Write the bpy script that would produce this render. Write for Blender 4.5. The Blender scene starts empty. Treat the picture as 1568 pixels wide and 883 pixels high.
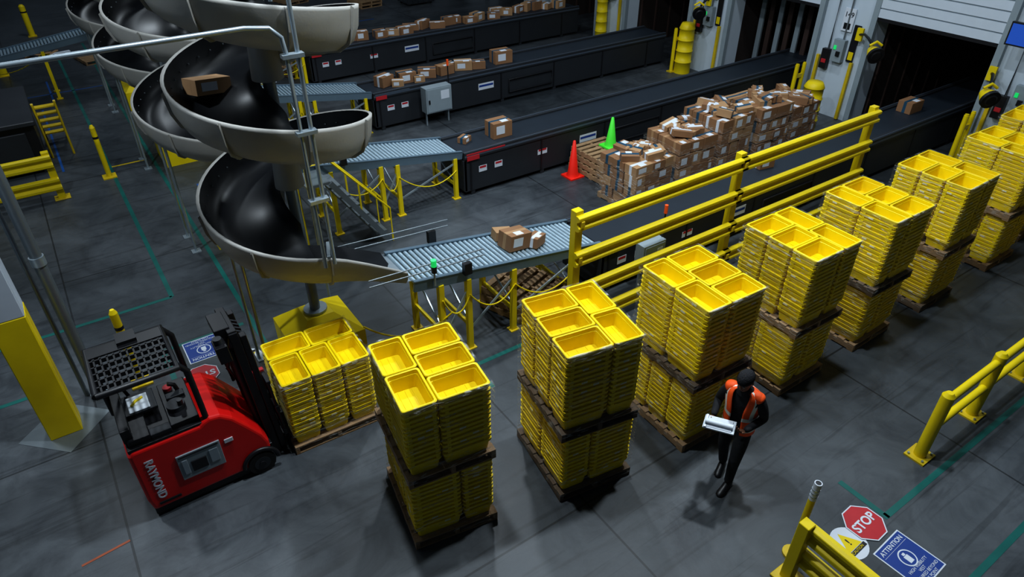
import bpy, math, random
from mathutils import Vector, Matrix, Euler
random.seed(7)
S = 6.8
PITCH_Y = 0.645*S
sc = bpy.context.scene
R = math.radians

# ---------------------------------------------------------------- materials
def mat(name, col, rough=0.5, metal=0.0, var=0.12, scale=6.0, bump=0.0, bscale=40.0, spec=0.5, trans=0.0, emit=None):
    m = bpy.data.materials.new(name); m.use_nodes = True
    nt = m.node_tree; N = nt.nodes; L = nt.links
    b = N['Principled BSDF']
    tc = N.new('ShaderNodeTexCoord')
    no = N.new('ShaderNodeTexNoise'); no.inputs['Scale'].default_value = scale; no.inputs['Detail'].default_value = 5
    L.new(tc.outputs['Object'], no.inputs['Vector'])
    mx = N.new('ShaderNodeMix'); mx.data_type = 'RGBA'
    mx.inputs[6].default_value = (*[c*(1-var) for c in col], 1)
    mx.inputs[7].default_value = (*[min(1, c*(1+var)) for c in col], 1)
    L.new(no.outputs['Fac'], mx.inputs[0]); L.new(mx.outputs[2], b.inputs['Base Color'])
    b.inputs['Roughness'].default_value = rough; b.inputs['Metallic'].default_value = metal
    b.inputs['Specular IOR Level'].default_value = spec
    if bump:
        n2 = N.new('ShaderNodeTexNoise'); n2.inputs['Scale'].default_value = bscale
        L.new(tc.outputs['Object'], n2.inputs['Vector'])
        bp = N.new('ShaderNodeBump'); bp.inputs['Strength'].default_value = bump; bp.inputs['Distance'].default_value = 0.02
        L.new(n2.outputs['Fac'], bp.inputs['Height']); L.new(bp.outputs['Normal'], b.inputs['Normal'])
    if emit:
        b.inputs['Emission Color'].default_value = (*emit[0], 1); b.inputs['Emission Strength'].default_value = emit[1]
    return m

M = {}
M['tote'] = mat('tote_yellow_plastic', (0.84, 0.635, 0.003), 0.45, var=0.08, scale=5, spec=0.3)
M['tote2'] = mat('tote_yellow_plastic_worn', (0.78, 0.57, 0.004), 0.5, var=0.12, scale=7, spec=0.3)
M['yel'] = mat('safety_yellow_paint', (0.74, 0.565, 0.006), 0.45, var=0.12, scale=4, spec=0.35)
M['yeld'] = mat('safety_yellow_scuffed', (0.60, 0.43, 0.01), 0.5, var=0.25, scale=8)
M['wood'] = mat('pallet_wood', (0.30, 0.19, 0.10), 0.8, var=0.35, scale=9, bump=0.3)
M['woodd'] = mat('pallet_wood_dark', (0.12, 0.08, 0.05), 0.85, var=0.35, scale=9)
M['card'] = mat('cardboard', (0.25, 0.13, 0.062), 0.8, var=0.15, scale=3)
M['card2'] = mat('cardboard_light', (0.37, 0.22, 0.11), 0.8, var=0.15, scale=3)
M['tape'] = mat('parcel_tape', (0.02, 0.07, 0.12), 0.35)
M['label'] = mat('paper_label', (0.62, 0.66, 0.72), 0.6, var=0.05)
M['labelt'] = mat('tote_label', (0.80, 0.74, 0.48), 0.6, var=0.3, scale=30)
M['black'] = mat('black_plastic', (0.009, 0.009, 0.011), 0.42, var=0.2)
M['blackgl'] = mat('black_chute_lining', (0.006, 0.007, 0.009), 0.40, var=0.2, spec=0.4)
M['cream'] = mat('chute_fibreglass_cream', (0.35, 0.34, 0.315), 0.5, var=0.15, scale=2.5, bump=0.05)
M['red'] = mat('truck_red_paint', (0.66, 0.010, 0.008), 0.35, var=0.08)
M['dgrey'] = mat('dark_grey_steel', (0.022, 0.025, 0.030), 0.5, var=0.2, scale=2)
M['belt'] = mat('conveyor_belt_rubber', (0.014, 0.021, 0.031), 0.55, var=0.2, scale=2)
M['edge'] = mat('conveyor_edge_strip', (0.07, 0.09, 0.12), 0.4, var=0.1)
M['grey'] = mat('grey_enclosure_paint', (0.26, 0.31, 0.34), 0.45, var=0.08)
M['galv'] = mat('galvanised_steel', (0.38, 0.44, 0.48), 0.35, metal=0.6, var=0.15, scale=8)
M['roller'] = mat('zinc_roller', (0.42, 0.54, 0.62), 0.32, metal=0.45, var=0.12, scale=20)
M['rail'] = mat('conveyor_side_rail', (0.16, 0.23, 0.29), 0.4, metal=0.4, var=0.1)
M['pipe'] = mat('grey_conduit', (0.20, 0.23, 0.25), 0.4, metal=0.5, var=0.1)
M['white'] = mat('white_wall_paint', (0.50, 0.57, 0.64), 0.6, var=0.10, scale=1.5)
M['whitep'] = mat('white_panel', (0.55, 0.61, 0.68), 0.5, var=0.05)
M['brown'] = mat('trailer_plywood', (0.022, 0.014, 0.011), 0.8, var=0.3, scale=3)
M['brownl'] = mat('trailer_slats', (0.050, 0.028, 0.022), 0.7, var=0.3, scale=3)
M['conered'] = mat('cone_red', (0.80, 0.02, 0.008), 0.45)
M['conegrn'] = mat('cone_green', (0.08, 0.75, 0.05), 0.45)
M['signred'] = mat('sign_red', (0.45, 0.02, 0.028), 0.5)
M['signblue'] = mat('sign_blue', (0.010, 0.045, 0.24), 0.5)
M['teal'] = mat('floor_tape_teal', (0.004, 0.11, 0.095), 0.5, var=0.35, scale=3)
M['blue'] = mat('floor_tape_blue', (0.008, 0.08, 0.30), 0.5, var=0.3, scale=3)
M['orangem'] = mat('floor_mark_orange', (0.30, 0.07, 0.025), 0.6, var=0.4)
M['greenled'] = mat('green_beacon', (0.02, 0.5, 0.15), 0.3, emit=((0.02, 1, 0.2), 0.35))
M['screen'] = mat('monitor_glass', (0.01, 0.03, 0.12), 0.2, emit=((0.03, 0.12, 0.6), 0.5))
M['orange'] = mat('hi_vis_orange', (1.0, 0.11, 0.012), 0.65, var=0.08, bump=0.15, bscale=25)
M['refl'] = mat('reflective_tape', (0.80, 0.82, 0.74), 0.35, var=0.05)
M['cloth'] = mat('black_fabric', (0.010, 0.011, 0.014), 0.85, var=0.3, bump=0.4, bscale=18)
M['skin'] = mat('skin', (0.20, 0.095, 0.055), 0.55, var=0.08)
M['lips'] = mat('lips', (0.19, 0.06, 0.045), 0.5, var=0.05)
M['hair'] = mat('knit_beanie', (0.010, 0.010, 0.013), 0.9, bump=0.5, bscale=60)
M['tyre'] = mat('tyre_rubber', (0.012, 0.012, 0.012), 0.75)
M['paper'] = mat('clipboard_paper', (0.68, 0.73, 0.78), 0.5, var=0.03)

def floor_mat():
    m = bpy.data.materials.new('polished_concrete'); m.use_nodes = True
    nt = m.node_tree; N = nt.nodes; L = nt.links; b = N['Principled BSDF']
    tc = N.new('ShaderNodeTexCoord')
    def noise(sc_, det=6, rough=0.6, dist=0.0):
        n = N.new('ShaderNodeTexNoise'); n.inputs['Scale'].default_value = sc_; n.inputs['Detail'].default_value = det
        n.inputs['Roughness'].default_value = rough; n.inputs['Distortion'].default_value = dist; L.new(tc.outputs['Object'], n.inputs['Vector']); return n
    n1 = noise(0.22, 4, 0.5, 0.6); n2 = noise(1.3, 8, 0.72, 0.8); n3 = noise(14, 4); n4 = noise(7, 8, 0.8)
    def ramp(src, p0, c0, p1, c1):
        r = N.new('ShaderNodeValToRGB'); L.new(src, r.inputs[0]); e = r.color_ramp.elements
        e[0].position = p0; e[0].color = (*c0, 1); e[1].position = p1; e[1].color = (*c1, 1); return r
    def mul(a, bb, f):
        x = N.new('ShaderNodeMix'); x.data_type = 'RGBA'; x.blend_type = 'MULTIPLY'; x.inputs[0].default_value = f
        L.new(a, x.inputs[6]); L.new(bb, x.inputs[7]); return x.outputs[2]
    r1 = ramp(n1.outputs['Fac'], 0.32, (0.038, 0.046, 0.053), 0.70, (0.110, 0.122, 0.134))
    r2 = ramp(n2.outputs['Fac'], 0.30, (0.40, 0.40, 0.42), 0.62, (1, 1, 1))
    r4 = ramp(n4.outputs['Fac'], 0.62, (1, 1, 1), 0.72, (1.4, 1.4, 1.4))
    def streak(rot, scale, lo, hi, dark):
        mp3 = N.new('ShaderNodeMapping'); mp3.inputs['Scale'].default_value = scale; mp3.inputs['Rotation'].default_value = (0, 0, rot); L.new(tc.outputs['Object'], mp3.inputs[0])
        n5 = N.new('ShaderNodeTexNoise'); n5.inputs['Scale'].default_value = 1.0; n5.inputs['Detail'].default_value = 6; n5.inputs['Distortion'].default_value = 1.2; L.new(mp3.outputs[0], n5.inputs['Vector'])
        return ramp(n5.outputs['Fac'], lo, (dark,)*3, hi, (1, 1, 1))
    r5 = streak(0.5, (0.5, 5, 1), 0.30, 0.42, 0.55); r6 = streak(-0.15, (0.35, 9, 1), 0.33, 0.40, 0.6)
    br = N.new('ShaderNodeTexBrick'); br.offset = 0.0; br.inputs['Scale'].default_value = 1.0
    br.inputs['Brick Width'].default_value = 4.6; br.inputs['Row Height'].default_value = 4.4
    br.inputs['Mortar Size'].default_value = 0.014; br.inputs['Mortar Smooth'].default_value = 0.1
    br.inputs['Color1'].default_value = (1, 1, 1, 1); br.inputs['Color2'].default_value = (0.74, 0.76, 0.78, 1)
    br.inputs['Mortar'].default_value = (0.32, 0.32, 0.32, 1)
    mp = N.new('ShaderNodeMapping'); mp.inputs['Location'].default_value = (0.9, 0.6, 0)
    L.new(tc.outputs['Object'], mp.inputs[0]); L.new(mp.outputs[0], br.inputs['Vector'])
    c = mul(r1.outputs[0], r2.outputs[0], 0.85); c = mul(c, br.outputs['Color'], 1.0); c = mul(c, r4.outputs[0], 0.6); c = mul(c, r5.outputs[0], 0.8); c = mul(c, r6.outputs[0], 0.7)
    L.new(c, b.inputs['Base Color'])
    rr = N.new('ShaderNodeMapRange'); rr.inputs[3].default_value = 0.30; rr.inputs[4].default_value = 0.62
    L.new(n2.outputs['Fac'], rr.inputs[0]); L.new(rr.outputs[0], b.inputs['Roughness'])
    bp = N.new('ShaderNodeBump'); bp.inputs['Strength'].default_value = 0.08; bp.inputs['Distance'].default_value = 0.01
    L.new(n3.outputs['Fac'], bp.inputs['Height']); L.new(bp.outputs[0], b.inputs['Normal'])
    return m
M['floor'] = floor_mat()

def wrap_mat():
    m = bpy.data.materials.new('stretch_wrap_film'); m.use_nodes = True
    nt = m.node_tree; N = nt.nodes; L = nt.links; N.clear()
    o = N.new('ShaderNodeOutputMaterial'); mx = N.new('ShaderNodeMixShader')
    tr = N.new('ShaderNodeBsdfTransparent'); p = N.new('ShaderNodeBsdfPrincipled')
    p.inputs['Base Color'].default_value = (0.85, 0.86, 0.84, 1); p.inputs['Roughness'].default_value = 0.18
    tc = N.new('ShaderNodeTexCoord'); mp = N.new('ShaderNodeMapping')
    mp.inputs['Scale'].default_value = (1.6, 1.6, 12); mp.inputs['Rotation'].default_value = (0.35, 0.3, 0)
    n = N.new('ShaderNodeTexNoise'); n.inputs['Scale'].default_value = 2.2; n.inputs['Detail'].default_value = 7; n.inputs['Distortion'].default_value = 1.8
    L.new(tc.outputs['Object'], mp.inputs[0]); L.new(mp.outputs[0], n.inputs['Vector'])
    r = N.new('ShaderNodeMapRange'); r.inputs[1].default_value = 0.54; r.inputs[2].default_value = 0.74
    r.inputs[3].default_value = 0.02; r.inputs[4].default_value = 0.55
    L.new(n.outputs['Fac'], r.inputs[0]); L.new(r.outputs[0], mx.inputs[0])
    bp = N.new('ShaderNodeBump'); bp.inputs['Strength'].default_value = 1.0; bp.inputs['Distance'].default_value = 0.04
    L.new(n.outputs['Fac'], bp.inputs['Height']); L.new(bp.outputs[0], p.inputs['Normal'])
    L.new(tr.outputs[0], mx.inputs[1]); L.new(p.outputs[0], mx.inputs[2]); L.new(mx.outputs[0], o.inputs[0])
    return m
M['wrap'] = wrap_mat()

# ---------------------------------------------------------------- mesh builder
class MB:
    def __init__(s): s.v=[]; s.f=[]; s.m=[]; s.sm=[]; s.mats=[]; s.T=Matrix.Identity(4)
    def mi(s, k):
        if k not in s.mats: s.mats.append(k)
        return s.mats.index(k)
    def add(s, vs, fs, k, smooth=False):
        b=len(s.v); s.v += [tuple(s.T@Vector(p)) for p in vs]; i=s.mi(k) if not isinstance(k,list) else None
        for q_,f in enumerate(fs): s.f.append([b+q for q in f]); s.m.append(i if i is not None else s.mi(k[q_])); s.sm.append(smooth)
    def box(s, x0,x1,y0,y1,z0,z1,k):
        s.add([(x0,y0,z0),(x1,y0,z0),(x1,y1,z0),(x0,y1,z0),(x0,y0,z1),(x1,y0,z1),(x1,y1,z1),(x0,y1,z1)],
              [(0,3,2,1),(4,5,6,7),(0,1,5,4),(1,2,6,5),(2,3,7,6),(3,0,4,7)],k)
    def obox(s, c, size, k, rot=(0,0,0)):
        Tm = Matrix.Translation(c)@Euler(rot).to_matrix().to_4x4(); old=s.T; s.T=old@Tm
        a,b,d=[q/2 for q in size]; s.box(-a,a,-b,b,-d,d,k); s.T=old
    def beam(s, p0, p1, w, hgt, k):
        p0=Vector(p0); p1=Vector(p1); d=p1-p0; q=d.to_track_quat('X','Z')
        old=s.T; s.T=old@Matrix.Translation((p0+p1)/2)@q.to_matrix().to_4x4()
        l=d.length/2; s.box(-l,l,-w/2,w/2,-hgt/2,hgt/2,k); s.T=old
    def cyl(s, p0, p1, r0, k, r1=None, n=12, smooth=True):
        if r1 is None: r1=r0
        p0=Vector(p0); p1=Vector(p1); q=(p1-p0).to_track_quat('Z','Y')
        A=[];B=[]
        for i in range(n):
            a=2*math.pi*i/n; u=q@Vector((math.cos(a),math.sin(a),0)); A.append(p0+u*r0); B.append(p1+u*r1)
        s.add(A+B,[(i,(i+1)%n,n+(i+1)%n,n+i) for i in range(n)],k,smooth)
        s.add(A,[tuple(range(n))[::-1]],k); s.add(B,[tuple(range(n))],k)
    def tube(s, pts, r, k, n=8):
        pts=[Vector(p) for p in pts]; rings=[]
        for i,p in enumerate(pts):
            d=(pts[min(i+1,len(pts)-1)]-pts[max(i-1,0)]).normalized(); q=d.to_track_quat('Z','Y')
            rr=r[i] if isinstance(r,(list,tuple)) else r
            rings.append([p+q@Vector((math.cos(2*math.pi*j/n)*rr,math.sin(2*math.pi*j/n)*rr,0)) for j in range(n)])
        s.loft(rings,k,True)
    def loft(s, rings, k, smooth=True, closed=True, cap0=True, cap1=True):
        n=len(rings[0]); vs=[p for r in rings for p in r]; fs=[]
        for i in range(len(rings)-1):
            for j in range(n if closed else n-1):
                a=i*n+j; b=i*n+(j+1)%n; fs.append((a,b,b+n,a+n))
        s.add(vs,fs,k,smooth)
        if closed and cap0: s.add(rings[0],[tuple(range(n))[::-1]],k)
        if closed and cap1: s.add(rings[-1],[tuple(range(n))],k)
    def prism(s, poly, y0, y1, k):
        n=len(poly); vs=[(x,y0,z) for x,z in poly]+[(x,y1,z) for x,z in poly]
        s.add(vs,[tuple(range(n)),tuple(range(n,2*n))[::-1]]+[(i,n+i,n+(i+1)%n,(i+1)%n) for i in range(n)],k)
    def build(s, name, loc=(0,0,0), rz=0.0, bevel=0.0, parent=None, seg=1):
        me=bpy.data.meshes.new(name); me.from_pydata(s.v,[],s.f)
        for k in s.mats: me.materials.append(M[k])
        me.polygons.foreach_set('material_index',s.m); me.polygons.foreach_set('use_smooth',s.sm); me.update()
        ob=bpy.data.objects.new(name,me); sc.collection.objects.link(ob); ob.location=loc; ob.rotation_euler=(0,0,rz)
        if bevel:
            md=ob.modifiers.new('bevel','BEVEL'); md.width=bevel; md.segments=seg; md.limit_method='ANGLE'; md.angle_limit=R(50)
        if parent: ob.parent=parent
        return ob

def empty(name, loc=(0,0,0), rz=0):
    e=bpy.data.objects.new(name,None); e.empty_display_size=0.2; sc.collection.objects.link(e); e.location=loc; e.rotation_euler=(0,0,rz); return e
def inst(ob, name, loc, rz=None):
    o=ob.copy(); o.name=name; sc.collection.objects.link(o); o.location=loc
    if rz is not None: o.rotation_euler=(0,0,rz)
    return o
def text(body, name, loc, rot, size, k, parent, ext=0.001, bold=0.0):
    c=bpy.data.curves.new(name,'FONT'); c.body=body; c.size=size; c.align_x='CENTER'; c.align_y='CENTER'; c.extrude=ext; c.offset=bold
    c.materials.append(M[k]); o=bpy.data.objects.new(name,c); sc.collection.objects.link(o); o.location=loc; o.rotation_euler=rot; o.parent=parent
    return o

# ---------------------------------------------------------------- room shell
mb=MB(); mb.box(-1.6*S,4.2*S,-1.2*S,6.4*S,-0.2,0,'floor'); mb.build('floor')
XW=2.53*S
OPEN=[((0.944+0.645*k)*S,(1.36+0.645*k)*S) for k in range(-2,7)]
DH=0.40*S
mb=MB(); prev=-1.2*S
for a,b in OPEN:
    if a>prev: mb.box(XW,XW+0.5,prev,a,0,10.5,'white')
    mb.box(XW+0.02,XW+0.5,a,b,DH,10.5,'white'); prev=b
mb.box(XW,XW+0.5,prev,6.4*S,0,10.5,'white')
mb.build('wall_right')
mb=MB(); mb.box(-1.6*S,XW+0.5,6.4*S,6.4*S+0.3,0,10.5,'white'); mb.build('wall_back')
mb=MB(); mb.box(-1.6*S-0.3,-1.6*S,-1.2*S,6.4*S,0,10.5,'white'); mb.build('wall_left')

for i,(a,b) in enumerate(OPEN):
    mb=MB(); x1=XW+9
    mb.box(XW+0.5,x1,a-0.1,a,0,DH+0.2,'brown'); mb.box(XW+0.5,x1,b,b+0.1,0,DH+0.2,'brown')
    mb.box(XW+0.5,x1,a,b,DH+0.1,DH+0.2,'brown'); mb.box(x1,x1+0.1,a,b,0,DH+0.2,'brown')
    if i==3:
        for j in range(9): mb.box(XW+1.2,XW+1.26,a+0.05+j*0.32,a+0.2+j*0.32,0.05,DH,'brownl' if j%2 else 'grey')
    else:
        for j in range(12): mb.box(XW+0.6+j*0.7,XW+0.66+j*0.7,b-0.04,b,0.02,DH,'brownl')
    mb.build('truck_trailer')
    mb=MB()
    for j in range(9):
        z=DH-0.02+j*0.22; mb.box(XW-0.12,XW-0.06,a-0.05,b+0.05,z,z+0.19,'whitep'); mb.box(XW-0.09,XW-0.06,a-0.05,b+0.05,z+0.19,z+0.22,'grey')
    mb.box(XW-0.14,XW-0.012,a-0.12,a+0.02,0.02,DH+2,'grey'); mb.box(XW-0.14,XW-0.012,b-0.02,b+0.12,0.02,DH+2,'grey')
    mb.box(XW-0.12,XW-0.03,a+0.02,b-0.02,DH-0.10,DH-0.02,'black')
    mb.build('door_%d'%(i+1))

def dock_light(mount,head):
    m_=Vector(mount); h_=Vector(head)-m_; mb=MB()
    mid=h_*0.5+Vector((0,0,0.12))
    mb.tube([(-0.03,0,0),tuple(h_*0.25+Vector((0,0,0.10))),tuple(mid),tuple(h_*0.8+Vector((0,0,0.1))),tuple(h_)],0.03,'black')
    mb.box(-0.06,0,-0.08,0.08,-0.15,0.15,'yel')
    d=Vector((-0.45,-0.75,-0.25)).normalized(); p=h_
    mb.cyl(p-d*0.14,p+d*0.08,0.10,'yel',0.19,16); mb.cyl(p+d*0.08,p+d*0.15,0.195,'black',0.195,18); mb.cyl(p+d*0.14,p+d*0.17,0.14,'black',0.10,16)
    mb.tube([tuple(p+Vector((-.12,.08,.17))),tuple(p+Vector((0,0,.26))),tuple(p+Vector((.12,-.08,.17)))],0.03,'yel')
    return mb.build('dock_light',mount)
dock_light((XW-0.16,1.40*S,0.33*S),(2.40*S,1.275*S,0.31*S)); dock_light((XW-0.16,0.93*S,0.31*S),(2.36*S,0.865*S,0.283*S))
dock_light((XW-0.16,2.12*S,0.32*S),(2.42*S,2.10*S,0.288*S)); dock_light((XW-0.16,2.75*S,0.32*S),(2.42*S,2.70*S,0.29*S))
def bollard_sleeve(loc,r=0.24,hh=1.15):
    mb=MB(); prof=[(r,0)]
    for i in range(4): prof+= [(r*(1-.03*i),hh*(.02+.22*i)),(r*(1-.03*i),hh*(.22+.22*i)),(r*(1.0-.03*i)*1.06,hh*(.225+.22*i)),(r*(1.0-.03*i)*1.06,hh*(.24+.22*i))]
    prof+=[(r*.85,hh*.95),(r*.7,hh),(0.02,hh+0.01)]
    rings=[[(q*math.cos(2*math.pi*j/24),q*math.sin(2*math.pi*j/24),z) for j in range(24)] for q,z in prof]
    mb.loft(rings,'yel',True); return mb.build('yellow_bollard_sleeve',loc)
bollard_sleeve((2.33*S,1.42*S,0),0.26,1.25); bollard_sleeve((2.456*S,2.18*S,0),0.25,1.5); bollard_sleeve((2.49*S,2.80*S,0),0.2,1.5); bollard_sleeve((2.40*S,0.80*S,0))
nums={1:'147',2:'148',3:'149',4:'150',5:'151'}
for i in range(1,6):
    a=OPEN[i][0]; yb=OPEN[i-1][1]; yc=(a+yb)/2
    p=empty('dock_control_station',(XW-0.005,yc,0))
    mb=MB()
    mb.box(-0.16,-0.02,-0.16,0.14,1.45,2.0,'grey'); mb.box(-0.20,-0.16,-0.10,0.0,1.6,1.72,'black'); mb.box(-0.18,-0.16,0.03,0.1,1.75,1.85,'greenled')
    mb.box(-0.14,-0.02,0.22,0.42,1.2,1.7,'black'); mb.box(-0.15,-0.14,0.25,0.38,1.35,1.45,'signred')
    mb.tube([(-0.06,0.3,1.7),(-0.06,0.3,3.2),(-0.06,0.2,4.2)],0.025,'pipe'); mb.tube([(-0.06,-0.05,2.0),(-0.06,-0.05,4.5)],0.02,'pipe')
    mb.box(-0.05,-0.02,-0.18,0.12,2.2,2.75,'label'); mb.box(-0.055,-0.05,-0.12,0.06,2.25,2.4,'black')
    mb.box(-0.05,-0.02,-0.42,-0.24,1.5,2.4,'black'); mb.box(-0.055,-0.05,-0.40,-0.27,1.55,1.75,'yel')
    mb.box(-0.09,-0.02,-0.46,-0.38,0.02,1.5,'yeld'); mb.box(-0.09,-0.02,0.5,0.58,0.02,1.5,'yeld')
    mb.build('control_boxes',parent=p,bevel=0.01)
    if i in nums: text(nums[i],'bay_number',(-0.06,-0.03,2.6),(R(90),0,R(-90)),0.17,'black',p)
    if i<5:
        mb=MB()
        for q,r_ in ((0,0.055),(0.3,0.05)):
            mb.cyl((q,0,0),(q,0,1.3),r_,'yel',n=16); mb.cyl((q,0,1.3),(q,0,1.33),r_*0.8,'yel',n=16)
        mb.box(-0.1,0.4,-0.1,0.1,0,0.03,'yeld'); mb.beam((0,0,1.0),(0.3,0,1.0),0.05,0.1,'yel')
        mb.build('dock_guard_post',(XW-0.75,a-0.15,0))

# ---------------------------------------------------------------- belt conveyors
ZB=0.14*S; YB=1.105*S; XB=0.975*S
def belt(k):
    y0,y1=-0.5,0.5; Lx=(XW-XB)+(4.5 if k==0 else 1.5 if k==1 else -0.4)
    mb=MB()
    mb.box(0,Lx,y0,y0+0.05,0.10,ZB-0.10,'dgrey'); mb.box(0,Lx,y1-0.05,y1,0.10,ZB-0.10,'dgrey')
    mb.box(0,Lx,y0-0.03,y0+0.09,ZB-0.10,ZB+0.04,'dgrey'); mb.box(0,Lx,y1-0.09,y1+0.03,ZB-0.10,ZB+0.04,'dgrey')
    mb.box(0,Lx,y0-0.035,y0-0.03,ZB-0.06,ZB-0.02,'edge')
    mb.box(0,Lx,y0+0.0,y0+0.02,ZB+0.04,ZB+0.05,'edge'); mb.box(0,Lx,y1-0.02,y1,ZB+0.04,ZB+0.05,'edge')
    mb.box(0.0,Lx,y0+0.09,y1-0.09,ZB-0.06,ZB,'belt'); mb.cyl((0.03,y0+0.09,ZB-0.06),(0.03,y1-0.09,ZB-0.06),0.06,'belt',n=16)
    mb.box(-0.02,0.05,y0,y1,0.12,ZB-0.14,'dgrey')
    x=0.15
    while x<Lx:
        mb.box(x,x+0.10,y0+0.01,y0+0.11,0,0.12,'dgrey'); mb.box(x,x+0.10,y1-0.11,y1-0.01,0,0.12,'dgrey')
        mb.box(x-0.02,x+0.02,y0-0.012,y0,0.10,ZB-0.10,'black'); x+=1.85
    for xx,w,hh,k2 in ((0.35,0.2,0.14,'label'),(0.75,0.2,0.14,'label'),(1.9,0.26,0.12,'label'),(3.1,0.5,0.18,'label')):
        mb.box(xx,xx+w,y0-0.006,y0-0.001,0.48,0.48+hh,k2)
        mb.box(xx+0.02,xx+w-0.02,y0-0.008,y0-0.006,0.56,0.58+hh*0.2,'signred' if w<0.3 else 'signblue')
    mb.box(0.05,0.35,y0-0.045,y0-0.03,ZB-0.14,ZB-0.04,'signred'); mb.box(0.04,1.0,y0-0.04,y0-0.03,ZB-0.02,ZB+0.01,'signred' if k==1 else 'edge')
    mb.tube([(4.1,y0-0.03,0.25),(4.1,y0-0.03,0.6),(5.6,y0-0.03,0.6),(5.6,y0-0.03,0.25),(4.1,y0-0.03,0.25)],0.02,'black')
    return mb.build('belt_conveyor',(XB,YB+k*PITCH_Y,0),bevel=0.006)
for k in range(4): belt(k)

# ---------------------------------------------------------------- roller conveyors
def roller_conv(L, zs, ze, w, legs, name='roller_conveyor'):
    mb=MB(); sl=(ze-zs)/L
    for y in (-w/2,w/2):
        mb.beam((0,y,zs-0.04),(L,y,ze-0.04),0.04,0.16,'rail'); mb.beam((0,y,zs+0.045),(L,y,ze+0.045),0.06,0.012,'rail')
    n=int(L/0.085)
    for i in range(n):
        x=0.05+i*0.085; z=zs+sl*x-0.0
        mb.cyl((x,-w/2+0.02,z),(x,w/2-0.02,z),0.030,'roller',n=10)
    for x in legs:
        z=zs+sl*x-0.1
        for y in (-w/2,w/2):
            mb.box(x-0.04,x+0.04,y-0.04,y+0.04,0,z,'yel'); mb.box(x-0.08,x+0.08,y-0.07,y+0.07,0,0.02,'yeld')
        mb.beam((x,-w/2,z*0.35),(x,w/2,z*0.35),0.04,0.06,'yel'); mb.beam((x,-w/2,z-0.05),(x,w/2,z-0.05),0.05,0.08,'rail')
        mb.beam((x,-w/2,z*0.4),(x,w/2,z*0.85),0.02,0.03,'galv')
    for a,b in zip(legs[:-1],legs[1:]):
        if b-a<1.5: mb.beam((a,-w/2,0.35),(b,-w/2,(zs+sl*b)*0.8),0.02,0.035,'galv')
        za=zs+sl*a-0.35; zb=zs+sl*b-0.35; pts=[]
        for t in range(13):
            u=t/12; pts.append((a+(b-a)*u,-w/2-0.05,za+(zb-za)*u-0.28*4*u*(1-u)))
        mb.tube(pts,0.012,'yel',5)
    return mb
XR=0.475*S; LR=XB-XR-0.02
for k in range(4):
    mb=roller_conv(LR,0.222*S,ZB+0.03,0.90,[0.40,0.85,1.65,2.8] if k==0 else [0.55,1.55,1.9,3.2])
    mb.cyl((0.30,-0.50,1.4),(0.30,-0.50,1.75),0.015,'galv'); mb.cyl((0.30,-0.50,1.72),(0.30,-0.50,1.82),0.04,'greenled'); mb.cyl((0.30,-0.50,1.62),(0.30,-0.50,1.72),0.04,'black')
    mb.box(0.75,0.87,-0.56,-0.48,1.42,1.6,'black'); mb.box(0.75,0.87,0.48,0.56,1.42,1.62,'black')
    for y in (-0.50,0.52):
        for dz in (0.12,0.22):
            mb.tube([(-0.65,y,1.62+dz),(1.1,y,1.50+dz)],0.010,'pipe')
    mb.build('roller_conveyor',(XR,YB+k*PITCH_Y,0))
mb=roller_conv(4.2,0.25*S,0.17*S,0.8,[0.3,2.0,3.8]); o=mb.build('roller_conveyor',(0.32*S,3.47*S,0),rz=math.pi)

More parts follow.
